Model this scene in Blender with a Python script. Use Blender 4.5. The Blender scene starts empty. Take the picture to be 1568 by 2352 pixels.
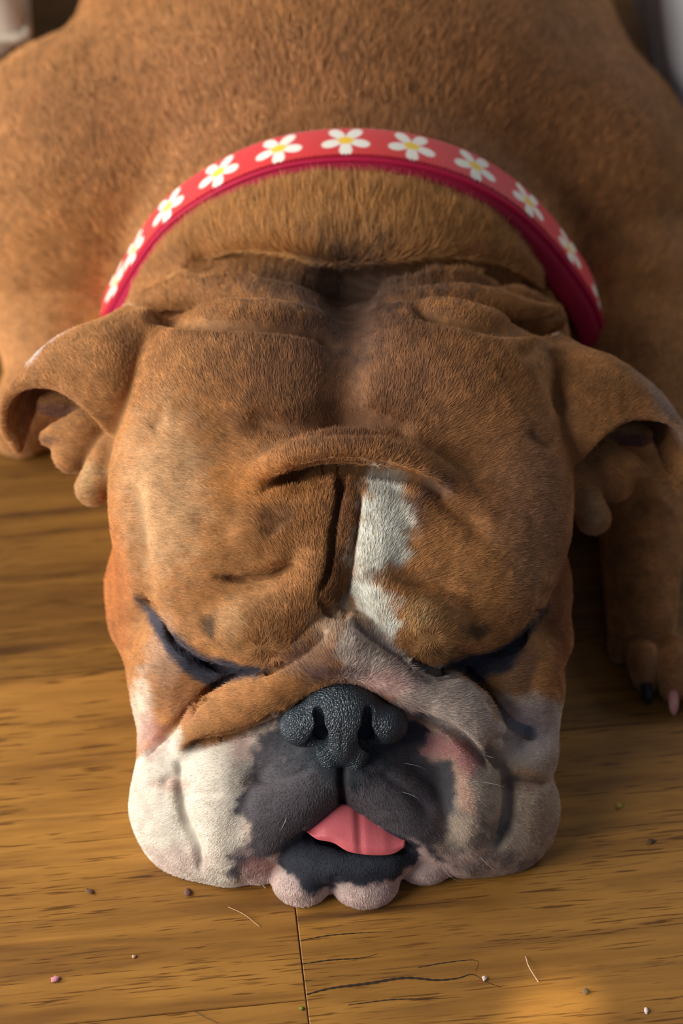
import bpy, math, os
import numpy as np
from mathutils import Vector, Matrix

# ------------------------------------------------------------------ camera, light, exposure
F_PX = 4700.0                 # focal length in pixels of the 1568 x 2352 frame
W_PX, H_PX = 1568, 2352
S = 1.0 / 4700.0              # one modelling unit (about 0.21 mm) in metres
PITCH = math.radians(45.0)
CE, SE = math.cos(PITCH), math.sin(PITCH)
CAM_H = 3967.3                # camera height in modelling units
Y_OFF = 2680.6                # world y of the point below the lower lip, from the camera foot

scene = bpy.context.scene
cam_data = bpy.data.cameras.new('camera')
cam = bpy.data.objects.new('camera', cam_data)
scene.collection.objects.link(cam)
cam.location = (0, -Y_OFF * S, CAM_H * S)
cam.rotation_euler = (math.radians(90) - PITCH, 0, 0)
cam_data.sensor_fit = 'VERTICAL'
cam_data.sensor_height = 36.0
cam_data.lens = 36.0 * F_PX / H_PX
cam_data.clip_start = 0.05
cam_data.clip_end = 30
cam_data.dof.use_dof = True
cam_data.dof.focus_distance = (4700 - 90) * S
cam_data.dof.aperture_fstop = 4.6
scene.camera = cam

scene.view_settings.view_transform = 'Standard'
scene.view_settings.look = 'None'
scene.view_settings.gamma = 1.0
scene.view_settings.use_curve_mapping = False
scene.view_settings.exposure = 0.0
scene.cycles.use_denoising = True
scene.cycles.use_adaptive_sampling = True
scene.cycles.adaptive_threshold = 0.025
scene.cycles.max_bounces = 5
scene.cycles.diffuse_bounces = 3
scene.cycles.transparent_max_bounces = 4
scene.cycles_curves.shape = 'RIBBONS'

world = bpy.data.worlds.new('room_light')
scene.world = world
world.use_nodes = True
world.node_tree.nodes['Background'].inputs[0].default_value = (0.32, 0.50, 0.88, 1)
world.node_tree.nodes['Background'].inputs[1].default_value = 0.21


def area_light(name, loc, target, sx, sy, watts, color, spread=180):
    ld = bpy.data.lights.new(name, 'AREA')
    ld.shape = 'RECTANGLE'
    ld.size, ld.size_y = sx, sy
    ld.energy = watts
    ld.color = color
    ld.spread = math.radians(spread)
    lo = bpy.data.objects.new(name, ld)
    scene.collection.objects.link(lo)
    lo.location = loc
    lo.rotation_euler = (Vector(target) - Vector(loc)).to_track_quat('-Z', 'Y').to_euler()
    return lo


area_light('window_light', (-1.45, -0.22, 0.70), (0.0, 0.14, 0.08), 1.5, 1.3, 56, (1.0, 0.95, 0.88))
area_light('side_window_light', (-1.6, 0.8, 0.8), (0.0, 0.4, 0.15), 0.9, 0.9, 14, (1.0, 0.95, 0.9))
area_light('rear_window_light', (1.25, 1.25, 0.9), (0.0, 0.2, 0.1), 0.9, 0.8, 9, (0.85, 0.92, 1.0))

sp_d = bpy.data.lights.new('sun_patch_light', 'SPOT')       # a sliver of daylight that reaches the floor at the lower right
sp_d.energy = 150
sp_d.color = (1.0, 0.86, 0.6)
sp_d.shadow_soft_size = 0.01
sp_d.spot_size = math.radians(1.45)
sp_d.spot_blend = 0.35
sp_o = bpy.data.objects.new('sun_patch_light', sp_d)
scene.collection.objects.link(sp_o)
sp_o.location = (-0.35, -0.8, 1.6)
sp_o.rotation_euler = (Vector((0.099, -0.061, 0.0)) - sp_o.location).to_track_quat('-Z', 'Y').to_euler()

# ------------------------------------------------------------------ coordinates
# C space: x right, y up, z towards the camera (all in units), origin on the lens axis, z = 0 at one metre


def P(px, py, z):
    t = F_PX - z
    return np.array([(px - 784.0) * t / F_PX, (1176.0 - py) * t / F_PX, z])


def z_at_height(py, h):
    k = SE - (1176.0 - py) / F_PX * CE
    return F_PX - (CAM_H - h) / k


def Ph(px, py, h):
    return P(px, py, z_at_height(py, h))


def c2w(p):
    p = np.asarray(p, float)
    x, y, t = p[..., 0], p[..., 1], F_PX - p[..., 2]
    return np.stack([x, t * CE + y * SE - Y_OFF, CAM_H - t * SE + y * CE], -1)


def w2c(p):
    p = np.asarray(p, float)
    yy, hh = p[..., 1] + Y_OFF, p[..., 2] - CAM_H
    return np.stack([p[..., 0], yy * SE + hh * CE, F_PX - (yy * CE - hh * SE)], -1)


def project(p):
    t = F_PX - p[..., 2]
    return p[..., 0] * F_PX / t + 784.0, 1176.0 - p[..., 1] * F_PX / t


RWC = np.array([[1, 0, 0], [0, SE, CE], [0, -CE, SE]])   # world direction -> C direction


def hash3(ix, iy, iz, seed):
    n = (ix.astype(np.int64) * 73856093) ^ (iy.astype(np.int64) * 19349663) ^ (iz.astype(np.int64) * 83492791) ^ (seed * 2654435)
    n = (n ^ (n >> 13)) * 1274126177
    n = n & 0xffffffff
    n = (n ^ (n >> 15)) * 2246822519 & 0xffffffff
    n = n ^ (n >> 13)
    return (n & 0xffff) / 65535.0


def noise(p, scale, seed=0):
    q = np.asarray(p) / scale
    i = np.floor(q).astype(np.int64)
    f = q - i
    f = f * f * (3 - 2 * f)
    out = 0
    for dx in (0, 1):
        for dy in (0, 1):
            for dz in (0, 1):
                w = (f[..., 0] if dx else 1 - f[..., 0]) * (f[..., 1] if dy else 1 - f[..., 1]) * (f[..., 2] if dz else 1 - f[..., 2])
                out = out + w * hash3(i[..., 0] + dx, i[..., 1] + dy, i[..., 2] + dz, seed)
    return out * 2 - 1


def fbm(p, scale, seed=0, n=3):
    return sum(noise(p, scale / 2 ** i, seed + i) * 0.5 ** i for i in range(n))


def smooth(a, b, x):
    t = np.clip((x - a) / (b - a), 0, 1)
    return t * t * (3 - 2 * t)


def spline(pts, step=8.0):
    """Catmull-Rom through rows of any width, resampled at about STEP units."""
    p = np.asarray(pts, float)
    if len(p) < 3:
        n = max(2, int(np.linalg.norm(p[-1, :2] - p[0, :2]) / step))
        return p[0] + (p[-1] - p[0]) * np.linspace(0, 1, n)[:, None]
    q = np.vstack([2 * p[0] - p[1], p, 2 * p[-1] - p[-2]])
    out = []
    for i in range(1, len(q) - 2):
        a, b, c, d = q[i - 1], q[i], q[i + 1], q[i + 2]
        n = max(2, int(np.linalg.norm((c - b)[:3]) / step))
        t = np.linspace(0, 1, n, endpoint=False)[:, None]
        out.append(0.5 * (2 * b + (c - a) * t + (2 * a - 5 * b + 4 * c - d) * t ** 2 + (3 * b - a - 3 * c + d) * t ** 3))
    out.append(p[-1:])
    return np.vstack(out)


# ------------------------------------------------------------------ implicit surface modeller
class Field:
    def __init__(self, xs, ys, zs):
        self.c = [np.asarray(a, np.float32) for a in (xs, ys, zs)]
        self.d = np.full([len(a) for a in self.c], 60.0, np.float32)

    def box(self, lo, hi):
        s = []
        for a, l, h in zip(self.c, lo, hi):
            i, j = np.searchsorted(a, l), np.searchsorted(a, h)
            s.append(slice(max(0, i - 1), min(len(a), j + 1)))
        g = [self.c[0][s[0]][:, None, None], self.c[1][s[1]][None, :, None], self.c[2][s[2]][None, None, :]]
        return tuple(s), g

    def merge(self, s, v, k, sub=False):
        d = self.d[s]
        if d.size == 0:
            return
        if sub:
            v = -v
            h = np.clip(0.5 - 0.5 * (d - v) / k, 0, 1)
            self.d[s] = d * (1 - h) + v * h + k * h * (1 - h)
        else:
            h = np.clip(0.5 + 0.5 * (d - v) / k, 0, 1)
            self.d[s] = d * (1 - h) + v * h - k * h * (1 - h)

    def ell(self, c, r, k=20, world=False, rot=0.0, sub=False):
        """ellipsoid; world=True: radii along world x, y (away), height.  rot: turn in the picture plane, degrees"""
        c = np.asarray(c, float)
        R = RWC.T if world else np.eye(3)          # C dir -> local
        if rot:
            a = math.radians(rot)
            R = np.array([[math.cos(a), math.sin(a), 0], [-math.sin(a), math.cos(a), 0], [0, 0, 1]]) @ R
        r = np.asarray(r, float)
        ext = np.sqrt(((R.T * r) ** 2).sum(1)) + k + 30
        s, g = self.box(c - ext, c + ext)
        p = [g[i] - np.float32(c[i]) for i in range(3)]
        k0 = 0
        k1 = 0
        for i in range(3):
            q = R[i, 0] * p[0] + R[i, 1] * p[1] + R[i, 2] * p[2]
            k0 = k0 + (q / r[i]) ** 2
            k1 = k1 + (q / r[i] ** 2) ** 2
        k0 = np.sqrt(k0)
        k1 = np.sqrt(k1) + 1e-9
        self.merge(s, (k0 * (k0 - 1) / k1).astype(np.float32), k, sub)

    def balls(self, c, k=20, sub=False, pad=30):
        """row of balls (x, y, z, r), merged sharply with one another, softly with the rest"""
        c = np.asarray(c, float)
        m = c[:, 3].max() + k + pad
        s, g = self.box(c[:, :3].min(0) - m, c[:, :3].max(0) + m)
        loc = np.full(self.d[s].shape, 60.0, np.float32)
        off = [q.start for q in s]
        for x, y, z, r in c:
            m2 = r + k + 14
            s2, g2 = self.box(np.array([x, y, z]) - m2, np.array([x, y, z]) + m2)
            sl = tuple(slice(max(0, q.start - o), max(0, q.stop - o)) for q, o in zip(s2, off))
            v = np.sqrt((g2[0] - np.float32(x)) ** 2 + (g2[1] - np.float32(y)) ** 2 + (g2[2] - np.float32(z)) ** 2) - np.float32(r)
            t = loc[sl]
            if t.shape == v.shape:
                np.minimum(t, v, out=t)
        self.merge(s, loc, k, sub)

    def tube(self, pts, k=20, step=8, sub=False):
        """pts: (px, py, z, r) in the picture's pixels"""
        q = spline([list(P(*p[:3])) + [p[3]] for p in pts], step)
        self.balls(q, k, sub)

    def sheet(self, rows, k=14, thick=11, n=7):
        """rows[i][j] = (px, py, z) control net"""
        a = np.array([[P(*p) for p in row] for row in rows])
        fine = []
        for row in a:
            q = spline(row, 4.0)
            t = np.linspace(0, len(q) - 1, 60)
            fine.append(np.stack([np.interp(t, np.arange(len(q)), q[:, i]) for i in range(3)], 1))
        fine = np.array(fine)
        cols = []
        for j in range(fine.shape[1]):
            q = spline(fine[:, j], 4.0)
            t = np.linspace(0, len(q) - 1, 70)
            cols.append(np.stack([np.interp(t, np.arange(len(q)), q[:, i]) for i in range(3)], 1))
        pts = np.array(cols).reshape(-1, 3)
        self.balls(np.hstack([pts, np.full((len(pts), 1), thick)]), k, pad=20)

    def surf_z(self, px_, py_):
        for z in np.arange(280.0, -900.0, -3.0):
            p = P(px_, py_, z)
            i = [min(len(a) - 1, int(np.searchsorted(a, v))) for a, v in zip(self.c, p)]
            if self.d[i[0], i[1], i[2]] < 0:
                return z
        return None

    def crease(self, pts, r, dep, k=15, ends=0.2):
        """cut a narrow fold into the surface under a path drawn in picture pixels"""
        q = spline([list(p_) + [0] for p_ in pts], 3)
        zs = [self.surf_z(a, b) for a, b, _ in q]
        zs = np.array([0.0 if z is None else z for z in zs])
        zs = np.array([np.median(zs[max(0, i - 6):i + 7]) for i in range(len(zs))])
        pad = np.concatenate([np.full(12, zs[0]), zs, np.full(12, zs[-1])])
        g = np.exp(-(np.arange(-12, 13) / 6.0) ** 2)
        zs = np.convolve(pad, g / g.sum(), 'valid')
        t = np.linspace(0, 1, len(q))
        tp = smooth(0, ends, t) * smooth(0, ends, 1 - t)
        for f_ in (0.0, 0.35, 0.7, 1.0):
            rows = [list(P(q[i, 0], q[i, 1], zs[i] + 2 - f_ * dep * tp[i])) + [r * (0.25 + 0.75 * tp[i]) * (1.0 - 0.4 * f_)] for i in range(len(q))]
            self.balls(np.array(rows), k, sub=True)

    def mesh(self):
        d = self.d
        ins = d < 0
        nx, ny, nz = d.shape
        act = np.zeros((nx - 1, ny - 1, nz - 1), bool)
        c0 = ins[:-1, :-1, :-1]
        for dx in (0, 1):
            for dy in (0, 1):
                for dz in (0, 1):
                    act |= ins[dx:nx - 1 + dx, dy:ny - 1 + dy, dz:nz - 1 + dz] != c0
        ii, jj, kk = np.nonzero(act)
        idx = np.full(act.shape, -1, np.int32)
        idx[ii, jj, kk] = np.arange(len(ii))
        acc = np.zeros((len(ii), 3))
        cnt = np.zeros(len(ii))
        cor = [(a, b, c) for a in (0, 1) for b in (0, 1) for c in (0, 1)]
        for a in cor:
            for ax in range(3):
                if a[ax]:
                    continue
                b = list(a)
                b[ax] = 1
                v0 = d[ii + a[0], jj + a[1], kk + a[2]]
                v1 = d[ii + b[0], jj + b[1], kk + b[2]]
                m = (v0 < 0) != (v1 < 0)
                t = np.where(m, v0 / np.where(m, v0 - v1, 1), 0)
                for q in range(3):
                    acc[:, q] += np.where(m, a[q] + (t if q == ax else 0), 0)
                cnt += m
        pos = acc / cnt[:, None] + np.stack([ii, jj, kk], 1)
        v = np.stack([np.interp(pos[:, q], np.arange(len(self.c[q])), self.c[q]) for q in range(3)], 1)
        quads = []
        for ax in range(3):
            o1, o2 = [(1, 2), (2, 0), (0, 1)][ax]
            sl0 = [slice(1, -1)] * 3
            sl0[ax] = slice(0, -1)
            sl1 = [slice(1, -1)] * 3
            sl1[ax] = slice(1, None)
            a, b = ins[tuple(sl0)], ins[tuple(sl1)]
            e = np.nonzero(a != b)
            up = a[e]
            base = [e[q] + (0 if q == ax else 1) for q in range(3)]

            def at(u1, u2):
                q = [x.copy() for x in base]
                q[o1] -= u1
                q[o2] -= u2
                return idx[q[0], q[1], q[2]]
            f = np.stack([at(1, 1), at(0, 1), at(0, 0), at(1, 0)], 1)
            f[~up] = f[~up][:, ::-1]
            quads.append(f)
        f = np.vstack(quads)
        f = f[(f >= 0).all(1)]
        return v, f


def vnormals(v, f):
    n = np.cross(v[f[:, 2]] - v[f[:, 0]], v[f[:, 3]] - v[f[:, 1]])
    out = np.zeros_like(v)
    for i in range(4):
        for q in range(3):
            out[:, q] += np.bincount(f[:, i], n[:, q], len(v))
    return out / (np.linalg.norm(out, axis=1, keepdims=True) + 1e-12)


def relax(v, f, n=1, w=0.5):
    e = np.vstack([f[:, [0, 1]], f[:, [1, 2]], f[:, [2, 3]], f[:, [3, 0]]])
    e = np.vstack([e, e[:, ::-1]])
    deg = np.bincount(e[:, 0], minlength=len(v))
    for _ in range(n):
        a = np.stack([np.bincount(e[:, 0], v[e[:, 1], q], len(v)) for q in range(3)], 1) / np.maximum(deg, 1)[:, None]
        v = v + (a - v) * w
    return v


def polydist(px, py, q):
    """distance, side (+1 = left of the drawing direction as seen in the picture with y down) and place 0..1 along polyline q"""
    best = np.full(px.shape, 1e9)
    side = np.zeros(px.shape)
    par = np.zeros(px.shape)
    L = np.concatenate([[0], np.cumsum(np.linalg.norm(np.diff(q[:, :2], axis=0), axis=1))])
    for i in range(len(q) - 1):
        a, b = q[i, :2], q[i + 1, :2]
        ab = b - a
        l2 = (ab ** 2).sum() + 1e-9
        t = np.clip(((px - a[0]) * ab[0] + (py - a[1]) * ab[1]) / l2, 0, 1)
        dx, dy = px - a[0] - t * ab[0], py - a[1] - t * ab[1]
        d = np.hypot(dx, dy)
        m = d < best
        best[m] = d[m]
        side[m] = np.sign(ab[0] * dy - ab[1] * dx)[m] * -1
        par[m] = ((L[i] + t * (L[i + 1] - L[i])) / L[-1])[m]
    return best, side, par


def polyinside(px, py, poly):
    p = np.asarray(poly, float)
    ins = np.zeros(px.shape, bool)
    n = len(p)
    for i in range(n):
        x0, y0 = p[i]
        x1, y1 = p[(i + 1) % n]
        if y0 == y1:
            continue
        c = ((y0 > py) != (y1 > py)) & (px < (x1 - x0) * (py - y0) / (y1 - y0) + x0)
        ins ^= c
    return ins


def signed_poly(px, py, poly):
    q = np.array(list(poly) + [poly[0]], float)
    d, _, _ = polydist(px, py, q)
    return np.where(polyinside(px, py, poly), -d, d)


# ------------------------------------------------------------------ object helpers
COL = scene.collection


def tag(o, label=None, cat=None, group=None, kind=None):
    if label:
        o['label'] = label
    if cat:
        o['category'] = cat
    if group:
        o['group'] = group
    if kind:
        o['kind'] = kind
    return o


def empty(name, loc, label, cat, group=None):
    o = bpy.data.objects.new(name, None)
    COL.objects.link(o)
    o.location = loc
    o.empty_display_size = 0.02
    return tag(o, label, cat, group)


def np_mesh(name, v, f, mat=None, parent=None, color=None, smooth_=True, attrs=None, link=True):
    """v in world metres; numpy quads (or a list of faces)"""
    me = bpy.data.meshes.new(name)
    v = np.asarray(v, np.float32)
    if isinstance(f, np.ndarray):
        me.vertices.add(len(v))
        me.vertices.foreach_set('co', v.ravel())
        me.loops.add(f.size)
        me.loops.foreach_set('vertex_index', f.astype(np.int32).ravel())
        me.polygons.add(len(f))
        me.polygons.foreach_set('loop_start', np.arange(0, f.size, f.shape[1], dtype=np.int32))
        me.update(calc_edges=True)
    else:
        me.from_pydata([tuple(map(float, q)) for q in v], [], f)
    me.polygons.foreach_set('use_smooth', np.full(len(me.polygons), smooth_))
    if color is not None:
        a = me.color_attributes.new('col', 'FLOAT_COLOR', 'POINT')
        a.data.foreach_set('color', np.hstack([color, np.ones((len(color), 1))]).astype(np.float32).ravel())
    for k_, val in (attrs or {}).items():
        a = me.attributes.new(k_, 'FLOAT', 'POINT')
        a.data.foreach_set('value', val.astype(np.float32))
    if mat:
        me.materials.append(mat)
    o = bpy.data.objects.new(name, me)
    if link:
        COL.objects.link(o)
    if parent:
        o.parent = parent
        o.matrix_parent_inverse = Matrix.Translation(-parent.location)
    return o


def mat(name, base=(0.5, 0.5, 0.5), rough=0.6, attr=None, spec=0.3, sheen=0.0, sss=0.0):
    m = bpy.data.materials.new(name)
    m.use_nodes = True
    b = m.node_tree.nodes['Principled BSDF']
    b.inputs['Base Color'].default_value = (*base, 1)
    b.inputs['Roughness'].default_value = rough
    b.inputs['Specular IOR Level'].default_value = spec
    b.inputs['Sheen Weight'].default_value = sheen
    if sss:
        b.inputs['Subsurface Weight'].default_value = sss
        b.inputs['Subsurface Radius'].default_value = (1.0, 0.35, 0.2)
        b.inputs['Subsurface Scale'].default_value = 0.004
    if attr:
        a = m.node_tree.nodes.new('ShaderNodeAttribute')
        a.attribute_name = attr
        m.node_tree.links.new(a.outputs['Color'], b.inputs['Base Color'])
    return m


def nodes(m):
    nt = m.node_tree
    b = nt.nodes['Principled BSDF']

    def N(t, **kw):
        n = nt.nodes.new(t)
        for k_, v_ in kw.items():
            setattr(n, k_, v_)
        return n
    return nt, b, N, nt.links.new


def srgb(r, g, b):
    return tuple(((c / 255) / 12.92 if c / 255 < 0.04045 else ((c / 255 + 0.055) / 1.055) ** 2.4) for c in (r, g, b))

# ------------------------------------------------------------------ wooden floor: one object per plank
FLOOR_A = math.radians(6.6)


def floor_material():
    m = bpy.data.materials.new('varnished_wood')
    m.use_nodes = True
    nt, b, N, L = nodes(m)
    tc = N('ShaderNodeTexCoord')
    oi = N('ShaderNodeObjectInfo')
    off = N('ShaderNodeVectorMath', operation='MULTIPLY_ADD')
    comb = N('ShaderNodeCombineXYZ')
    L(oi.outputs['Random'], comb.inputs[0])
    L(oi.outputs['Random'], comb.inputs[1])
    off.inputs[1].default_value = (7.0, 3.0, 0)
    L(comb.outputs[0], off.inputs[0])
    L(tc.outputs['Object'], off.inputs[2])

    def grain(sx, sy, scale, det=4.0, dist=0.0):
        mp = N('ShaderNodeMapping')
        mp.inputs['Scale'].default_value = (sx, sy, 1)
        L(off.outputs[0], mp.inputs[0])
        n = N('ShaderNodeTexNoise')
        n.inputs['Scale'].default_value = scale
        n.inputs['Detail'].default_value = det
        n.inputs['Distortion'].default_value = dist
        L(mp.outputs[0], n.inputs['Vector'])
        return n
    n1 = grain(1.3, 13, 4, 4, 0.9)
    n2 = grain(14, 300, 3.0, 2, 0.15)
    n3 = grain(2.2, 5, 2.2, 2, 0.5)
    n4 = grain(2.4, 34, 3, 3, 0.5)

    def ramp(src, *stops):
        r = N('ShaderNodeValToRGB')
        e = r.color_ramp.elements
        e[0].position, e[0].color = stops[0][0], (*stops[0][1], 1)
        e[1].position, e[1].color = stops[-1][0], (*stops[-1][1], 1)
        for p_, c_ in stops[1:-1]:
            x = e.new(p_)
            x.color = (*c_, 1)
        L(src, r.inputs[0])
        return r

    def mix(f, a, c_, mode='MIX'):
        x = N('ShaderNodeMix', data_type='RGBA', blend_type=mode)
        if isinstance(f, float):
            x.inputs[0].default_value = f
        else:
            L(f, x.inputs[0])
        L(a, x.inputs[6])
        L(c_, x.inputs[7])
        return x.outputs[2]
    tone = ramp(n1.outputs[0], (0.26, srgb(110, 78, 44)), (0.44, srgb(156, 114, 56)), (0.60, srgb(180, 134, 66)), (0.78, srgb(134, 94, 50)))
    per = ramp(oi.outputs['Random'], (0.0, (0.8, 0.76, 0.74)), (1.0, (1.1, 1.06, 1.0)))
    c1 = mix(1.0, mix(1.0, tone.outputs[0], per.outputs[0], 'MULTIPLY'), oi.outputs['Color'], 'MULTIPLY')
    blotch = ramp(n3.outputs[0], (0.35, (0.82, 0.78, 0.76)), (0.65, (1.08, 1.06, 1.02)))
    c2 = mix(0.8, c1, blotch.outputs[0], 'MULTIPLY')
    pores = ramp(n2.outputs[0], (0.55, (1, 1, 1)), (0.64, (0.38, 0.33, 0.30)))
    pmask = ramp(n4.outputs[0], (0.40, (0, 0, 0)), (0.56, (1, 1, 1)))
    c3 = mix(pmask.outputs[0], c2, mix(1.0, c2, pores.outputs[0], 'MULTIPLY'))
    streak = ramp(n4.outputs[0], (0.32, (0.62, 0.56, 0.52)), (0.45, (1, 1, 1)))
    c4 = mix(0.5, c3, streak.outputs[0], 'MULTIPLY')
    L(c4, b.inputs['Base Color'])
    b.inputs['Roughness'].default_value = 0.42
    b.inputs['Specular IOR Level'].default_value = 0.35
    bm = N('ShaderNodeBump')
    bm.inputs['Strength'].default_value = 0.12
    bm.inputs['Distance'].default_value = 0.001
    L(n2.outputs[0], bm.inputs['Height'])
    L(bm.outputs[0], b.inputs['Normal'])
    return m


M_WOOD = floor_material()
M_GAP = mat('joint_dark', (0.05, 0.03, 0.02), 0.9)  # dark base that shows between the planks
floor = np_mesh('floor', [(-2.2, -1.2, -0.02), (2.2, -1.2, -0.02), (2.2, 3.2, -0.02), (-2.2, 3.2, -0.02),
                          (-2.2, -1.2, -0.004), (2.2, -1.2, -0.004), (2.2, 3.2, -0.004), (-2.2, 3.2, -0.004)],
                [(3, 2, 1, 0), (4, 5, 6, 7), (0, 1, 5, 4), (1, 2, 6, 5), (2, 3, 7, 6), (3, 0, 4, 7)], M_GAP)
tag(floor, 'honey brown varnished wood floor of long narrow planks', kind='structure')

plank_meshes = {}


def plank(u0, u1, v0, v1, dz=0.0, tint=1.0):
    """plank between u0..u1 along the grain and v0..v1 across, in metres, floor axes turned by FLOOR_A"""
    lx, ly = round(u1 - u0 - 0.0004, 4), round(v1 - v0 - 0.0004, 4)
    key = (lx, ly)
    if key not in plank_meshes:
        bv, hx, hy, T = 0.0004, lx / 2, ly / 2, 0.004
        ring = lambda a, z: [(-hx + a, -hy + a, z), (hx - a, -hy + a, z), (hx - a, hy - a, z), (-hx + a, hy - a, z)]
        v = ring(0, -T) + ring(0, -bv) + ring(bv, 0)
        f = [(3, 2, 1, 0), (8, 9, 10, 11)]
        for r_ in (0, 4):
            for i in range(4):
                j = (i + 1) % 4
                f.append((r_ + i, r_ + j, r_ + 4 + j, r_ + 4 + i))
        me = bpy.data.meshes.new('plank')
        me.from_pydata(v, [], f)
        me.materials.append(M_WOOD)
        plank_meshes[key] = me
    o = bpy.data.objects.new('plank', plank_meshes[key])
    COL.objects.link(o)
    u, w = (u0 + u1) / 2, (v0 + v1) / 2
    o.location = (u * math.cos(FLOOR_A) - w * math.sin(FLOOR_A), u * math.sin(FLOOR_A) + w * math.cos(FLOOR_A), dz)
    o.rotation_euler = (0, 0, FLOOR_A)
    o.parent = floor
    o.color = (tint, tint * 0.97, tint * 0.93, 1)


def floor_uv(px_, py_):
    x, y, _ = c2w(Ph(px_, py_, 0)) * S
    return x * math.cos(FLOOR_A) + y * math.sin(FLOOR_A), -x * math.sin(FLOOR_A) + y * math.cos(FLOOR_A)


JU, JV = floor_uv(703, 2296)          # the joint's lower corner
PW = 0.215
for side in (-1, 1):
    for r_ in range(-3, 11):
        va = JV + r_ * PW + (0.0 if side < 0 else -0.069)
        cuts = [0.0, 0.62 + 0.21 * (r_ % 3), 1.95]
        for a_, b_ in zip(cuts[:-1], cuts[1:]):
            u0, u1 = (JU + a_, JU + b_) if side > 0 else (JU - b_, JU - a_)
            plank(u0, u1, va, va + PW, tint=(1.0 if r_ < 1 else 0.55) if side < 0 else (0.82 if r_ < 1 else 0.55))  # far and right boards darker, partly shade and falloff put into the tint

# ------------------------------------------------------------------ unseen room shell added to block ambient light, open at left and front
M_WALL = mat('matt_wall_paint', (0.22, 0.21, 0.20), 0.9)


def slab(name, lo, hi, label):
    (x0, y0, z0), (x1, y1, z1) = lo, hi
    v = [(x, y, z) for z in (z0, z1) for (x, y) in ((x0, y0), (x1, y0), (x1, y1), (x0, y1))]
    o = np_mesh(name, v, [(3, 2, 1, 0), (4, 5, 6, 7), (0, 1, 5, 4), (1, 2, 6, 5), (2, 3, 7, 6), (3, 0, 4, 7)], M_WALL, smooth_=False)
    return tag(o, label, kind='structure')


slab('unseen_wall_back', (-2.2, 2.4, 0.0), (1.5, 2.5, 2.4), 'unseen plain wall behind the dog, added to block light')
slab('unseen_wall_right', (1.4, -1.2, 0.0), (1.5, 2.4, 2.4), 'unseen plain wall to the right of the dog, added to block light')
slab('unseen_ceiling', (-2.2, -1.2, 2.4), (1.5, 2.5, 2.5), 'unseen plain slab overhead, added to block light')


# dark cracks and grain checks in the board in front of the chin
M_CRACK = mat('crack_dark', srgb(48, 34, 24), 0.9)


def crack(pts, wmax):
    q = spline([list(c2w(Ph(x, y, 0.4))) for x, y in pts], 5)
    v, f = [], []
    for i, p in enumerate(q):
        tg = q[min(i + 1, len(q) - 1)] - q[max(i - 1, 0)]
        nn_ = np.array([-tg[1], tg[0], 0])
        nn_ /= np.linalg.norm(nn_) + 1e-9
        t = i / (len(q) - 1)
        w = wmax * (0.2 + math.sin(math.pi * min(1, t + 0.12)) ** 0.7 * (0.75 + 0.25 * math.sin(i * 1.7)))
        v += [p + nn_ * w, p + [0, 0, 0.3], p - nn_ * w]
        if i:
            a = 3 * (i - 1)
            f += [(a, a + 1, a + 4, a + 3), (a + 1, a + 2, a + 5, a + 4)]
    o = np_mesh('wood_crack', np.array(v) * S, f, M_CRACK)
    o.parent = floor
    return o


crack([(704, 2284), (760, 2270), (850, 2258), (930, 2246), (1000, 2251), (1050, 2247), (1085, 2238), (1118, 2256), (1152, 2268)], 3.2)
crack([(694, 2214), (760, 2205), (830, 2200), (868, 2190)], 1.8)
crack([(690, 2160), (760, 2148), (840, 2142), (900, 2140)], 1.6)
crack([(800, 2308), (900, 2296), (990, 2294), (1060, 2290)], 1.5)
crack([(960, 2222), (1030, 2210), (1094, 2206), (1092, 2232)], 1.4)

# ------------------------------------------------------------------ the dog: one continuous body
SP = 5.0


def axis(lo, a, b, hi, sp, far):
    """grid coordinates: even between a and b, widening outside"""
    def grow(x, end, sgn):
        out, st = [], sp
        while (end - x) * sgn > 0:
            st = min(far, st * 1.12)
            x = x + sgn * st
            out.append(x)
        return out
    mid = list(np.arange(a, b + sp, sp))
    return np.array(sorted(grow(a, lo, -1) + mid + grow(mid[-1], hi, 1)), np.float32)


F = Field(axis(-1290, -790, 790, 1300, SP, 26), axis(-1100, -985, 640, 1990, SP, 24), axis(-2950, -640, 190, 300, SP, 26))


def Wp(x, y, h):
    return w2c([x, y, h])


# trunk (world units: x, y away, height)
F.ell(Wp(10, 2700, 430), (860, 1000, 700), 40, world=True)
F.ell(Wp(0, 2260, 460), (760, 560, 580), 130, world=True)
F.ell(Wp(-690, 2240, 335), (465, 500, 465), 160, world=True)      # shoulder, left in the picture
F.ell(Wp(640, 2280, 330), (400, 500, 420), 190, world=True)       # shoulder, right
F.ell(Wp(25, 1700, 330), (585, 560, 590), 110, world=True)       # neck
# folded foreleg at the left, almost hidden behind the ear
F.balls(spline([list(Wp(-760, 1900, 200)) + [210], list(Wp(-800, 1700, 120)) + [150], list(Wp(-900, 1560, 80)) + [95]], 12), 90)
# foreleg and paw at the right
leg = [list(Wp(800, 1800, 300)) + [230], list(Wp(820, 1450, 190)) + [160], list(Wp(800, 1150, 125)) + [118],
       list(Wp(775, 930, 90)) + [96], list(Wp(765, 820, 70)) + [84]]
F.balls(spline(leg, 12), 60)
for (a, b) in (((1430, 1440, 55), (1418, 1500, 22)), ((1470, 1490, 58), (1482, 1560, 24)), ((1535, 1490, 62), (1545, 1582, 26)), ((1600, 1480, 60), (1612, 1572, 26))):
    r = 38 if a[0] > 1450 else 28
    F.balls(spline([list(Ph(*a)) + [r], list(Ph((a[0] + b[0]) / 2, (a[1] + b[1]) / 2, 66 if r > 30 else 50)) + [r * 0.95], list(Ph(*b)) + [r * 0.78]], 6), 16)

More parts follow.
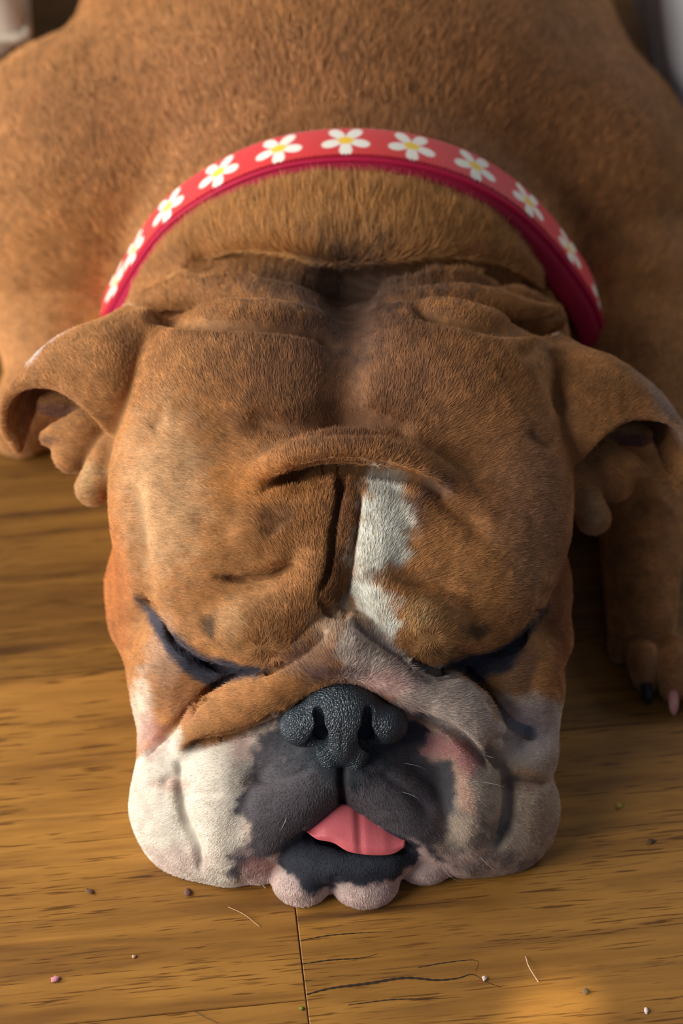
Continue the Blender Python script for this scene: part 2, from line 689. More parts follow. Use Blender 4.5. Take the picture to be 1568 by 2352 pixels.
# skull and face masses
F.ell(Wp(0, 1010, 430), (480, 470, 400), 60, world=True)
F.ell(P(778, 1330, -270), (455, 400, 350), 60)
F.ell(P(777, 1360, -330), (572, 370, 255), 30)                    # hanging cheek skin
F.ell(P(440, 880, -290), (150, 170, 160), 60)                     # ear bases
F.ell(P(1135, 900, -290), (150, 170, 160), 60)
F.ell(P(590, 920, -150), (270, 230, 160), 110)                    # temple muscles
F.ell(P(990, 920, -150), (270, 230, 160), 110)
F.ell(P(420, 1130, -190), (170, 230, 170), 100)                   # sides of the brow
F.ell(P(1150, 1140, -190), (165, 230, 170), 100)
F.ell(P(785, 1130, -150), (330, 150, 180), 100)
F.ell(P(785, 1780, -90), (430, 240, 150), 60)                     # muzzle and jaw

# nape: thick rolls between collar and skull
def arch(R, y, h0, r, a0=8, a1=172, lean=0.0, k=30, squash=1.0):
    c = []
    for a in np.linspace(math.radians(a0), math.radians(a1), 60):
        c.append(list(Wp(R * math.cos(a), y + lean * math.sin(a), h0 + R * squash * math.sin(a))) + [r])
    F.balls(np.array(c), k)


arch(500, 1500, 320, 105, k=50)
arch(470, 1400, 330, 100, k=40)
# two rolls in front of the deep nape crease
F.tube([(350, 705, -490, 44), (450, 690, -410, 64), (560, 696, -350, 66), (680, 710, -320, 60), (760, 735, -310, 46)], 50)
F.tube([(840, 725, -310, 48), (930, 702, -320, 64), (1050, 694, -355, 68), (1170, 708, -415, 60), (1260, 735, -490, 40)], 50)

# forehead arch
F.tube([(590, 1112, 14, 16), (640, 1070, 44, 32), (700, 1040, 66, 37), (790, 1026, 76, 39), (880, 1038, 72, 39), (965, 1068, 54, 36), (1045, 1115, 14, 20)], 20)
# forehead halves
F.ell(P(620, 1230, -50), (190, 150, 120), 70)
F.ell(P(440, 1240, -130), (150, 170, 150), 90)
F.ell(P(960, 1230, -50), (180, 150, 120), 70)
F.ell(P(1120, 1240, -130), (150, 170, 150), 90)
F.ell(P(700, 1190, 10), (62, 110, 62), 30)
F.ell(P(872, 1240, 15), (58, 150, 66), 26)
F.ell(P(787, 1260, -5), (30, 150, 60), 14, rot=-8)
# brow rolls that hang over the closed eyes
F.tube([(360, 1320, -115, 46), (398, 1392, -72, 54), (450, 1450, -15, 56), (520, 1462, 28, 62), (600, 1446, 56, 82), (672, 1408, 68, 78), (722, 1345, 62, 62), (728, 1270, 40, 50)], 22)
F.tube([(1215, 1335, -115, 44), (1175, 1405, -65, 52), (1115, 1455, -8, 50), (1050, 1462, 26, 62), (985, 1446, 52, 84), (915, 1405, 66, 74), (865, 1345, 60, 58), (862, 1270, 40, 48)], 22)
F.ell(P(560, 1350, -20), (200, 120, 90), 50)
F.ell(P(1020, 1350, -20), (200, 120, 90), 50)
F.ell(P(420, 1330, -90), (100, 90, 90), 60)
F.ell(P(1150, 1340, -90), (100, 90, 90), 60)

# cheeks below the eyes
F.ell(P(430, 1540, -150), (130, 150, 130), 60, rot=-20)
F.ell(P(1165, 1560, -150), (130, 150, 130), 60, rot=25)
F.ell(P(785, 1560, -100), (330, 200, 150), 60)
F.tube([(335, 1440, -270, 70), (362, 1560, -210, 60), (362, 1650, -170, 46), (355, 1720, -150, 40)], 50)
F.tube([(1245, 1470, -270, 70), (1207, 1600, -200, 54), (1215, 1690, -160, 66), (1225, 1740, -150, 50)], 50)

# jowls
F.ell(P(432, 1850, -120), (130, 172, 130), 24)
F.ell(P(400, 1765, -130), (85, 80, 100), 24)
F.tube([(380, 1735, -100, 42), (355, 1800, -90, 48), (350, 1876, -90, 48), (400, 1935, -95, 52)], 24)
F.ell(P(530, 1840, -80), (118, 196, 158), 18)
F.ell(P(1180, 1852, -120), (100, 152, 125), 24)
F.ell(P(1215, 1730, -140), (66, 62, 90), 24)
F.tube([(1130, 1770, -60, 45), (1225, 1830, -100, 48), (1230, 1890, -100, 46), (1175, 1935, -100, 54)], 24)
F.ell(P(1062, 1835, -80), (106, 172, 158), 18, rot=0)
F.ell(P(1050, 1730, -20), (72, 62, 80), 24, rot=-35)
F.ell(P(492, 1930, -100), (132, 103, 120), 30)
F.ell(P(1105, 1922, -100), (128, 95, 120), 30)
# upper lips either side of the philtrum
F.tube([(755, 1775, 46, 74), (700, 1808, 36, 82), (640, 1855, 16, 90), (585, 1905, -20, 92), (535, 1945, -60, 88)], 16)
F.tube([(817, 1775, 46, 72), (880, 1812, 36, 76), (940, 1858, 16, 82), (995, 1895, -20, 86), (1060, 1925, -60, 86)], 16)
F.ell(P(787, 1735, 20), (150, 75, 70), 30)
# nose rope
F.tube([(424, 1705, -30, 32), (470, 1662, 0, 46), (530, 1630, 26, 54), (600, 1596, 48, 60), (690, 1543, 82, 60), (790, 1488, 104, 72)], 16)
F.tube([(790, 1488, 104, 72), (880, 1532, 90, 64), (975, 1590, 54, 66), (1050, 1636, 20, 76), (1090, 1680, -20, 70)], 16)
F.ell(P(790, 1460, 84), (78, 48, 60), 20)
# nose bed
F.ell(P(788, 1660, 50), (120, 80, 55), 14)
F.tube([(762, 1735, 66, 34), (766, 1790, 62, 30)], 18)
F.tube([(812, 1735, 66, 34), (808, 1790, 62, 30)], 18)

# lower jaw, lip and chin lobes
F.ell(P(795, 1955, -50), (190, 75, 95), 18)
F.tube([(655, 1945, -8, 40), (700, 1965, 12, 48), (790, 1985, 22, 48), (880, 1975, 14, 48), (935, 1955, -8, 40)], 14)
F.ell(P(693, 2020, -18), (70, 64, 62), 14)
F.ell(P(838, 2022, -14), (80, 68, 62), 22)
F.ell(P(592, 1990, -50), (60, 42, 55), 12)
F.ell(P(975, 1985, -48), (66, 48, 55), 12)
# mouth opening
F.tube([(705, 1912, 40, 12), (745, 1922, 50, 22), (800, 1925, 56, 30), (870, 1935, 50, 26), (930, 1945, 34, 12)], 8, sub=True)
F.tube([(745, 1922, 20, 22), (800, 1925, 20, 30), (870, 1935, 20, 26)], 8, sub=True)


# ears: a curled flap with two folded lobes inside
def ear(m):
    def q(px, py, z):
        return (px, py, z) if not m else (1576 - px + 0.16 * max(0, 150 - px), py + 66 + 0.14 * max(0, 150 - px), z)
    rows = [
        [(300, 965, -215), (292, 985, -180), (268, 1000, -170)],
        [(345, 880, -190), (280, 905, -130), (205, 935, -140)],
        [(350, 800, -200), (245, 820, -135), (132, 888, -160)],
        [(330, 735, -250), (175, 770, -195), (62, 884, -190)],
        [(300, 712, -310), (110, 805, -285), (20, 915, -235)],
        [(290, 720, -380), (85, 850, -340), (14, 980, -270)],
        [(300, 760, -440), (100, 900, -380), (42, 1032, -285)],
    ]
    F.sheet([[q(*p) for p in r] for r in rows], k=10, thick=11)
    # base of the flap, thick where it leaves the head
    F.balls(spline([list(P(*q(330, 760, -260))) + [52], list(P(*q(345, 840, -240))) + [50], list(P(*q(325, 930, -235))) + [36], list(P(*q(318, 975, -215))) + [26]], 8), 20)
    F.balls(spline([list(P(*q(330, 990, -270))) + [50], list(P(*q(250, 985, -284))) + [54], list(P(*q(195, 1006, -280))) + [64], list(P(*q(166, 1040, -276))) + [48]], 8), 14)
    F.balls(spline([list(P(*q(190, 985, -262))) + [26], list(P(*q(148, 1000, -262))) + [34], list(P(*q(118, 1006, -264))) + [24]], 8), 16)
    F.balls(spline([list(P(*q(230, 930, -310))) + [38], list(P(*q(150, 925, -300))) + [34], list(P(*q(110, 930, -295))) + [24]], 8), 8)
    F.balls(spline([list(P(*q(305, 1000, -246))) + [42], list(P(*q(262, 1030, -240))) + [40], list(P(*q(236, 1080, -240))) + [42], list(P(*q(214, 1122, -244))) + [40]], 8), 14)


ear(False)
ear(True)

# deep folds
F.crease([(425, 608), (480, 600), (560, 598), (680, 618), (780, 642), (900, 632), (1030, 616), (1160, 634), (1305, 700)], 14, 42, 18)
F.crease([(612, 1124), (660, 1100), (720, 1078), (790, 1070), (850, 1076), (920, 1092), (1010, 1128)], 9, 30)
F.crease([(784, 1075), (778, 1150), (765, 1215), (758, 1290), (745, 1340), (728, 1372)], 4.5, 16, k=9)
F.crease([(322, 1378), (352, 1417), (386, 1463), (430, 1500), (485, 1528), (555, 1543), (640, 1532)], 6, 14, ends=0.15)
F.crease([(1250, 1404), (1222, 1438), (1185, 1481), (1130, 1506), (1065, 1520), (1000, 1544), (950, 1524)], 6, 14, ends=0.15)
F.crease([(600, 1548), (540, 1560), (480, 1594), (440, 1634)], 6, 12)
F.crease([(1075, 1548), (1105, 1580), (1138, 1625), (1180, 1665), (1225, 1685)], 6, 12)
F.crease([(640, 1648), (590, 1676), (530, 1694), (480, 1704), (432, 1722)], 6, 11)
F.crease([(945, 1650), (1000, 1664), (1050, 1690), (1092, 1732), (1112, 1762)], 6, 11)
F.crease([(508, 1326), (560, 1331), (620, 1322), (672, 1304)], 6, 8)

# rest the whole animal on the floor
cx, cy, cz = F.c
_t = F_PX - cz[None, None, :]
_h = CAM_H - _t * SE + cy[None, :, None] * CE
for i in range(len(cx)):
    F.d[i] = np.maximum(F.d[i], (3.0 - _h[0]))
V, FC = F.mesh()
del F
V = relax(V, FC, 2, 0.5)
N = vnormals(V, FC)
px, py = project(V)
print('body verts', len(V), 'quads', len(FC))

# ------------------------------------------------------------------ creases and rolls pressed into the skin
front = smooth(-0.15, 0.25, N[:, 2])
disp = np.zeros(len(V))


def stroke(pts, w, depth, lip=0.0, zmin=-700, ends=0.12, one=0.0):
    """groove along a path (picture pixels); lip raises the skin on the path's left side; one>0 skews the wall"""
    q = spline([list(p) + [0] for p in pts], 10)
    lo, hi = q[:, :2].min(0) - 5 * w, q[:, :2].max(0) + 5 * w
    m = np.nonzero((px > lo[0]) & (px < hi[0]) & (py > lo[1]) & (py < hi[1]) & (V[:, 2] > zmin) & (front > 0))[0]
    d, s, t = polydist(px[m], py[m], q)
    taper = smooth(0, ends, t) * smooth(0, ends, 1 - t) if ends > 0 else 1.0
    g = -1.15 * depth * np.exp(-(d / w) ** 2)
    if lip:
        g = g + np.where(s > 0, lip * np.exp(-((d - 1.9 * w) / (1.3 * w)) ** 2), 0)
    disp[m] += g * taper * front[m]


# STROKES
stroke([(400, 612), (460, 598), (560, 596), (680, 616), (780, 640), (900, 632), (1030, 616), (1160, 634), (1310, 700)], 24, 46, -6, ends=0.08)
stroke([(330, 722), (440, 734), (560, 742), (680, 752), (790, 775)], 18, 26, 8)
stroke([(930, 705), (1060, 735), (1150, 752), (1240, 745), (1320, 705)], 18, 26, 8)
stroke([(800, 610), (806, 720), (796, 820), (790, 930), (792, 1010)], 58, 34, ends=0.05)
stroke([(560, 960), (640, 985), (720, 972), (800, 965), (880, 972), (960, 1000)], 26, 14)
stroke([(610, 1120), (660, 1098), (720, 1077), (790, 1070), (850, 1075), (920, 1090), (990, 1118), (1030, 1150)], 12, 36, 8, ends=0.18)
stroke([(784, 1080), (778, 1150), (765, 1215), (758, 1290), (745, 1340), (728, 1372)], 8, 14, ends=0.08)
stroke([(828, 1120), (822, 1190), (812, 1250), (803, 1320), (796, 1390)], 7, 18, ends=0.15)
stroke([(730, 1372), (748, 1405), (785, 1418), (800, 1400)], 8, 18, ends=0.2)
stroke([(640, 1160), (625, 1200), (650, 1235)], 30, 8, ends=0.25)
stroke([(505, 1325), (560, 1330), (620, 1322), (680, 1300)], 9, 9, 3, ends=0.3)
stroke([(880, 1325), (930, 1340), (1000, 1345), (1070, 1360)], 10, 7, 2, ends=0.3)
stroke([(935, 1180), (940, 1230), (930, 1270)], 18, 4, ends=0.3)
stroke([(960, 1110), (1030, 1160), (1090, 1210), (1130, 1260)], 26, 8, ends=0.3)
stroke([(430, 1180), (500, 1210), (560, 1220)], 26, 6, ends=0.3)
stroke([(640, 1145), (720, 1108), (800, 1098), (880, 1108), (970, 1145)], 26, 12, ends=0.2)
# eyes
stroke([(318, 1375), (350, 1415), (385, 1462), (430, 1500), (485, 1528), (555, 1543), (630, 1536), (700, 1498), (752, 1445)], 9, 26, 7, ends=0.06)
stroke([(1255, 1400), (1222, 1436), (1185, 1480), (1130, 1506), (1065, 1520), (1000, 1544), (930, 1510), (860, 1460), (805, 1415)], 9, 26, -7, ends=0.06)
stroke([(490, 1418), (480, 1445), (492, 1470)], 16, 4, ends=0.25)
stroke([(1070, 1440), (1095, 1452), (1075, 1475)], 16, 4, ends=0.25)
stroke([(600, 1545), (540, 1558), (478, 1592), (432, 1638), (390, 1676), (350, 1712), (330, 1740)], 9, 20, ends=0.1)
stroke([(1060, 1535), (1100, 1570), (1135, 1620), (1180, 1665), (1230, 1685)], 9, 18, ends=0.1)
# nose rope underside
stroke([(640, 1640), (590, 1672), (530, 1690), (480, 1700), (425, 1722)], 9, 14, ends=0.1)
stroke([(940, 1640), (1000, 1660), (1050, 1685), (1095, 1730), (1115, 1765)], 9, 14, ends=0.1)
# muzzle
stroke([(786, 1750), (785, 1810), (787, 1870)], 7, 14, ends=0.02)
stroke([(560, 1780), (620, 1790), (690, 1770), (730, 1755)], 12, 10, ends=0.25)
stroke([(850, 1760), (900, 1790), (950, 1830), (1000, 1880)], 14, 8, ends=0.25)
stroke([(412, 1735), (412, 1800), (422, 1870), (450, 1940), (462, 2010)], 8, 11, -3, ends=0.12)
stroke([(365, 1800), (390, 1785), (412, 1782)], 10, 9, ends=0.3)
stroke([(400, 1830), (445, 1825), (520, 1822)], 8, 4, ends=0.3)
stroke([(1120, 1720), (1160, 1770), (1168, 1830), (1160, 1900), (1130, 1960)], 12, 18, ends=0.12)
stroke([(1168, 1785), (1220, 1790), (1270, 1805)], 10, 12, ends=0.2)
stroke([(1105, 1715), (1130, 1730), (1165, 1760)], 18, 12, ends=0.2)
stroke([(1125, 1700), (1180, 1690), (1240, 1692)], 10, 10, ends=0.2)
stroke([(765, 2010), (768, 2040), (762, 2085)], 12, 4, ends=0.05)
# temples and cheeks
stroke([(345, 990), (365, 975), (378, 950)], 20, 8, ends=0.3)
stroke([(300, 1080), (322, 1180), (330, 1290), (350, 1400), (390, 1500)], 22, 14, ends=0.15)
stroke([(1262, 1330), (1250, 1440), (1225, 1550), (1200, 1620)], 24, 12, ends=0.15)
stroke([(1205, 985), (1245, 1015), (1275, 1035)], 14, 12, ends=0.25)
stroke([(1180, 830), (1240, 800), (1310, 740)], 18, 14, ends=0.2)
stroke([(1225, 800), (1265, 880), (1300, 960)], 20, 12, ends=0.2)
# soft uneven skin
disp += 2.2 * noise(V, 70, 5) * front + 1.0 * noise(V, 24, 9) * front
far = smooth(-500, -800, V[:, 2])
disp += far * 14 * noise(V, 300, 3)
lim = smooth(2, 60, c2w(V)[:, 2])
V = V + N * (disp * lim)[:, None]
V = relax(V, FC, 1, 0.4)
N = vnormals(V, FC)
px, py = project(V)
VW = c2w(V)

# ------------------------------------------------------------------ coat colours (markings of the animal, plus some painted shade and light)
C = np.tile(np.array(srgb(186, 132, 80)), (len(V), 1))
nz1, nz2 = fbm(V, 60, 21), fbm(V, 16, 31)
C = C * (1 + 0.10 * nz1 + 0.10 * nz2)[:, None]


def blend(w, col):
    global C
    C = C * (1 - w[:, None]) + np.array(srgb(*col)) * (1 + 0.10 * nz2[:, None]) * w[:, None]


headm = (V[:, 2] > -620)


def region(poly, col, soft=14, rag=10, zmin=-620, amt=1.0, scale=26):
    lo, hi = np.min(poly, 0) - soft * 3, np.max(poly, 0) + soft * 3
    m = np.nonzero((px > lo[0]) & (px < hi[0]) & (py > lo[1]) & (py < hi[1]) & (V[:, 2] > zmin))[0]
    d = signed_poly(px[m], py[m], poly) + rag * fbm(V[m], scale, 77)
    w = np.zeros(len(V))
    w[m] = smooth(soft, -soft, d) * amt
    blend(w, col)


def spot(x, y, rx, ry, col, amt=1.0, zmin=-620, rag=0.25):
    d = np.hypot((px - x) / rx, (py - y) / ry) + rag * nz2
    w = smooth(1.25, 0.4, d) * amt * (V[:, 2] > zmin)
    blend(w, col)


spot(790, 860, 330, 240, (140, 98, 70), 0.75)  # darker brown crown, partly shade put into the coat colour
spot(800, 660, 250, 70, (118, 88, 72), 0.6)  # darker nape, shade put into the coat colour
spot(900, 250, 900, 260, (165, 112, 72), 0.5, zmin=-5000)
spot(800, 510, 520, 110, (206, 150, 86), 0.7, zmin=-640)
spot(1060, 1010, 160, 120, (180, 128, 84), 0.3)
spot(800, 700, 130, 170, (88, 66, 58), 0.8)  # shade of the crown's central groove painted into the coat
spot(800, 655, 330, 44, (104, 78, 62), 0.6)  # nape crease, its shade painted in
spot(790, 965, 150, 60, (112, 72, 48), 0.6)  # dip above the forehead arch, shade painted in
spot(760, 760, 420, 30, (120, 84, 60), 0.4)  # crease below the two rolls, shade painted in
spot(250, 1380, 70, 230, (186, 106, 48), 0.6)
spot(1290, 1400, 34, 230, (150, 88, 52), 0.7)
spot(1345, 1380, 26, 260, (170, 138, 108), 0.7)  # pale rim light painted along the right cheek edge
spot(1220, 1200, 90, 260, (172, 136, 108), 0.5)  # sheen on the right brow painted as paler coat
spot(600, 1110, 160, 60, (196, 128, 60), 0.5)
spot(640, 1200, 45, 45, (110, 72, 50), 0.6)
spot(385, 1130, 110, 210, (224, 182, 134), 0.75)  # lit left brow, its brightness painted into the coat
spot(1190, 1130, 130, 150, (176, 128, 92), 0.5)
spot(1060, 1150, 130, 60, (150, 98, 62), 0.4)
spot(940, 1190, 34, 60, (120, 92, 80), 0.6)
region([(770, 1100), (830, 1090), (830, 1200), (800, 1330), (780, 1400), (735, 1380), (765, 1250)], (120, 76, 44), 12, 6, amt=0.8)
spot(600, 1440, 110, 80, (158, 112, 68), 0.7)
spot(535, 1430, 40, 70, (190, 150, 104), 0.6)
spot(488, 1448, 20, 34, (52, 44, 38), 0.8)
spot(990, 1440, 90, 70, (176, 132, 84), 0.7)
spot(1085, 1452, 40, 22, (66, 56, 48), 0.75)
spot(1010, 1505, 50, 24, (104, 78, 50), 0.7)
# the blaze
region([(838, 1082), (896, 1080), (926, 1130), (922, 1180), (940, 1215), (928, 1270), (905, 1300), (872, 1325), (868, 1350), (905, 1400), (915, 1440), (905, 1478), (868, 1466), (826, 1418), (798, 1372), (806, 1290), (828, 1200), (840, 1140)], (236, 232, 216), 20, 22)
spot(985, 1120, 60, 34, (128, 98, 84), 0.7)
spot(955, 1425, 46, 50, (212, 174, 120), 0.6)
spot(855, 1335, 34, 22, (158, 134, 112), 0.6)
# lids
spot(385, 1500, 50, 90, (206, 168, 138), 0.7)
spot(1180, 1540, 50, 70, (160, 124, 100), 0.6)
region([(316, 1368), (352, 1392), (392, 1446), (440, 1490), (520, 1520), (625, 1530), (600, 1552), (545, 1562), (498, 1584), (452, 1560), (402, 1520), (360, 1460)], (72, 70, 80), 9, 6)
region([(1255, 1392), (1250, 1408), (1212, 1462), (1190, 1502), (1150, 1548), (1095, 1562), (1040, 1545), (985, 1532), (1060, 1508), (1140, 1490), (1200, 1444)], (66, 66, 76), 9, 6)
# rope over the nose
spot(790, 1450, 90, 60, (188, 162, 138), 0.85)
spot(715, 1520, 80, 50, (158, 126, 106), 0.8)
region([(806, 1432), (870, 1466), (950, 1516), (1060, 1556), (1112, 1596), (1146, 1680), (1124, 1742), (1060, 1716), (985, 1672), (925, 1618), (850, 1570), (790, 1556), (770, 1500)], (212, 194, 180), 10, 8)
spot(880, 1570, 75, 34, (206, 160, 152), 0.7)
spot(780, 1552, 80, 20, (128, 104, 104), 0.6)
for x, y in ((960, 1545), (985, 1552), (1000, 1562), (1030, 1615), (940, 1535), (965, 1568), (1010, 1545)):
    spot(x, y, 9, 5, (90, 80, 82), 0.6, rag=0.4)
spot(925, 1622, 50, 26, (190, 166, 156), 0.9)
# white and pink of the left cheek and jowl
region([(420, 1716), (500, 1712), (560, 1688), (640, 1640), (930, 1640), (1060, 1700), (1160, 1720), (1290, 1700), (1310, 1900), (1200, 2100), (400, 2120), (240, 2000), (300, 1760)], (206, 186, 170), 8, 5)
spot(330, 1640, 34, 100, (228, 208, 186), 0.9)
region([(270, 1760), (320, 1740), (412, 1672), (420, 1716), (500, 1712), (575, 1688), (592, 1700), (578, 1760), (548, 1850), (566, 1920), (540, 1990), (570, 2070), (400, 2100), (240, 2040)], (236, 224, 206), 10, 7)
spot(352, 1690, 40, 54, (196, 132, 122), 0.6)
spot(420, 1620, 50, 60, (196, 142, 106), 0.4)
spot(560, 1720, 34, 44, (214, 172, 160), 0.6)
spot(400, 1980, 100, 44, (222, 192, 182), 0.55)
spot(395, 1800, 50, 20, (204, 160, 142), 0.5)
# right cheek and jowl
region([(1140, 1600), (1200, 1590), (1290, 1620), (1310, 1820), (1300, 1960), (1200, 2060), (1000, 2080), (940, 1960), (950, 1720), (1100, 1720), (1140, 1660)], (196, 176, 156), 14, 10)
spot(1210, 1680, 80, 70, (222, 206, 200), 0.9)
spot(1210, 1790, 70, 30, (176, 128, 84), 0.7)
spot(1240, 1880, 50, 70, (188, 160, 130), 0.6)
spot(1120, 1850, 60, 90, (200, 186, 166), 0.5)
spot(1100, 1980, 130, 34, (182, 154, 148), 0.6)
for i, (x, y) in enumerate(((1070, 1860), (1100, 1930), (1060, 1780), (1150, 1970), (1200, 1985), (1090, 1990), (1040, 1950), (1180, 1800), (1130, 1900))):
    spot(x, y, 42, 18, (128, 120, 116), 0.6, rag=0.6)
region([(958, 1676), (1010, 1680), (1070, 1706), (1104, 1752), (1070, 1790), (1010, 1756), (952, 1750)], (204, 148, 140), 14, 10)
# dark muzzle
region([(596, 1690), (650, 1640), (790, 1580), (930, 1640), (985, 1668), (962, 1722), (975, 1752), (1010, 1738), (1038, 1790), (1046, 1850), (1016, 1900), (1000, 1960), (1030, 1990), (940, 1985), (790, 1930), (690, 1960), (625, 1990), (560, 2034), (528, 2000), (552, 1950), (566, 1900), (546, 1850), (572, 1790)], (94, 88, 92), 12, 20, scale=26)
spot(788, 1700, 170, 100, (54, 62, 70), 0.85)
spot(788, 1760, 60, 70, (40, 48, 56), 0.8)
region([(985, 1738), (1040, 1742), (1088, 1820), (1086, 1872), (1052, 1860), (1040, 1800), (1010, 1765)], (214, 176, 152), 12, 8)
region([(965, 1755), (1000, 1742), (1030, 1752), (1048, 1800), (1052, 1850), (1000, 1850)], (88, 84, 88), 10, 12)
spot(560, 1955, 26, 14, (180, 156, 150), 0.6)
spot(1000, 1880, 26, 50, (140, 118, 112), 0.4)
# lower lip and chin
chin = [(545, 2040), (560, 1992), (640, 1962), (700, 1900), (960, 1930), (1000, 1975), (1040, 1985), (1030, 2060), (800, 2120), (600, 2100)]
region(chin, (226, 200, 190), 6, 4)
spot(600, 1990, 50, 26, (196, 146, 134), 0.6)
region([(638, 1950), (690, 1902), (760, 1890), (960, 1926), (962, 1985), (930, 2000), (905, 2024), (850, 2036), (790, 2030), (740, 2044), (706, 2056), (680, 2024), (640, 1988)], (62, 66, 76), 6, 9, scale=18)
region([(700, 1912), (790, 1880), (935, 1930), (900, 1962), (780, 1958)], (24, 20, 28), 6, 2)
region([(776, 1740), (796, 1740), (798, 1870), (776, 1870)], (40, 36, 44), 5, 1)
# inside of the ears: short darker pinkish skin
for mx, my in ((1, 0), (-1, 66)):
    f_ = (lambda a: a) if mx == 1 else (lambda a: 1576 - a)
    w = smooth(1.2, 0.5, np.hypot((px - f_(110)) / 95, (py - 960 - my) / 70)) * smooth(0.1, -0.2, N[:, 1] * 1.0 + N[:, 2] * 0.1) * headm
    blend(w * 0.8, (118, 78, 70))
    spot(f_(215), 1110 + my, 34, 60, (214, 178, 128), 0.7)
    w = smooth(16, 6, np.abs(np.hypot((px - f_(250)) / 230, (py - 900 - my) / 195) - 1) * 200) * smooth(0.2, -0.3, N[:, 2]) * headm
    blend(w * 0.6, (214, 196, 186))
# pale fringe along the outer edge of the left ear
region([(40, 850), (52, 820), (100, 768), (180, 716), (262, 690), (262, 704), (190, 732), (116, 786), (66, 838)], (226, 216, 212), 10, 6)
region([(1392, 742), (1460, 770), (1540, 850), (1590, 920), (1590, 1040), (1520, 960), (1440, 830)], (170, 152, 142), 26, 10, amt=0.7)  # right ear: sheen of the back light put into the coat colour
# toes
spot(1500, 1560, 90, 90, (170, 124, 90), 0.4, zmin=-900)
C = np.clip(C, 0.01, 0.9)

dog = empty('dog', (0, 0.16, 0), 'tan and white bulldog asleep with its chin on the wooden floor', 'dog')
m_body = mat('dog_skin', rough=0.75, attr='col', spec=0.2)
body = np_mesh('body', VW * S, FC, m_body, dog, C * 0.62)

# ------------------------------------------------------------------ nose leather
G = Field(np.arange(600, 980, 2.4) - 784, 1176 - np.arange(1540, 1880, 2.4)[::-1], np.arange(0, 230, 2.4))
G.ell(P(788, 1648, 96), (104, 74, 70), 10)
G.ell(P(787, 1612, 88), (76, 52, 62), 16)
G.ell(P(696, 1668, 96), (54, 48, 54), 16)
G.ell(P(882, 1664, 94), (54, 47, 54), 16)
G.ell(P(788, 1708, 92), (56, 52, 50), 14)
G.tube([(744, 1716, 112, 22), (756, 1748, 98, 24), (767, 1786, 76, 19)], 12)
G.tube([(832, 1716, 112, 22), (819, 1748, 98, 24), (806, 1786, 76, 19)], 12)
G.ell(P(788, 1690, 112), (44, 50, 44), 12)
for sg in (-1, 1):
    cx_ = 788 + sg * 0
    G.tube([(788 + sg * 60, 1632, 148, 10), (788 + sg * 50, 1650, 142, 16), (788 + sg * 47, 1674, 134, 22), (788 + sg * 56, 1697, 126, 24), (788 + sg * 74, 1714, 118, 19), (788 + sg * 98, 1724, 112, 14), (788 + sg * 126, 1718, 102, 11)], 6, step=4, sub=True)
    G.tube([(788 + sg * 52, 1684, 150, 16), (788 + sg * 52, 1682, 100, 15), (788 + sg * 52, 1678, 70, 12)], 6, step=4, sub=True)
G.tube([(787, 1650, 172, 3), (786, 1690, 164, 5), (785, 1740, 150, 8), (785, 1790, 118, 11)], 6, step=4, sub=True)
nv, nf = G.mesh()
del G
nv = relax(nv, nf, 2)
m_nose = mat('nose_leather', srgb(27, 41, 51), 0.44, spec=0.65)
nt, b, NN, L = nodes(m_nose)
tc = NN('ShaderNodeTexCoord')
vo = NN('ShaderNodeTexVoronoi', feature='DISTANCE_TO_EDGE')
vo.inputs['Scale'].default_value = 800
L(tc.outputs['Object'], vo.inputs['Vector'])
mr = NN('ShaderNodeMapRange')
mr.inputs['From Max'].default_value = 0.28
L(vo.outputs['Distance'], mr.inputs['Value'])
bp = NN('ShaderNodeBump')
bp.inputs['Strength'].default_value = 0.55
bp.inputs['Distance'].default_value = 0.0008
L(mr.outputs[0], bp.inputs['Height'])
L(bp.outputs[0], b.inputs['Normal'])
nose = np_mesh('nose', c2w(nv) * S, nf, m_nose, dog)
tag(nose, 'black pebbled nose leather')

# ------------------------------------------------------------------ tongue tip
up = spline([(700, 1908, 0), (735, 1872, 0), (785, 1846, 0), (850, 1872, 0), (935, 1912, 0)], 6)
lw = spline([(706, 1912, 0), (728, 1928, 0), (765, 1936, 0), (800, 1956, 0), (850, 1964, 0), (900, 1962, 0), (928, 1946, 0)], 6)
TU, TV = 48, 22
uu = np.linspace(0, 1, TU)
tup = np.stack([np.interp(uu, np.linspace(0, 1, len(up)), up[:, i]) for i in (0, 1)], 1)
tlw = np.stack([np.interp(uu, np.linspace(0, 1, len(lw)), lw[:, i]) for i in (0, 1)], 1)
top, bot = [], []
for j in range(TV):
    s_ = j / (TV - 1)
    for i in range(TU):
        x, y = tup[i] * (1 - s_) + tlw[i] * s_
        edge = min(1.0, 4 * min(uu[i], 1 - uu[i]) + 0.15) * min(1.0, (1 - s_) * 5 + 0.12)
        groove = 5 * math.exp(-((x - 822 - 6 * s_) / 9) ** 2) * (1 - 0.3 * s_)
        z = 52 + 34 * math.sin(s_ * 1.5) + 10 * edge - groove - 10 * abs(uu[i] - 0.5) * 2
        top.append(P(x, y, z))
        bot.append(P(x, y, z - 4 - 16 * edge ** 0.6))
tv = np.array(top + bot)
nq = TU * TV
tf = []
for j in range(TV - 1):
    for i in range(TU - 1):
        a = j * TU + i
        tf.append((a, a + TU, a + TU + 1, a + 1))
        tf.append((nq + a, nq + a + 1, nq + a + TU + 1, nq + a + TU))
ringi = [i for i in range(TU)] + [j * TU + TU - 1 for j in range(1, TV)] + [(TV - 1) * TU + i for i in range(TU - 2, -1, -1)] + [j * TU for j in range(TV - 2, 0, -1)]
for a, b_ in zip(ringi, ringi[1:] + ringi[:1]):
    tf.append((a, b_, nq + b_, nq + a))
m_tongue = mat('tongue_flesh', srgb(208, 104, 110), 0.42, spec=0.5, sss=0.25)
nt, b, NN, L = nodes(m_tongue)
tx = NN('ShaderNodeTexNoise')
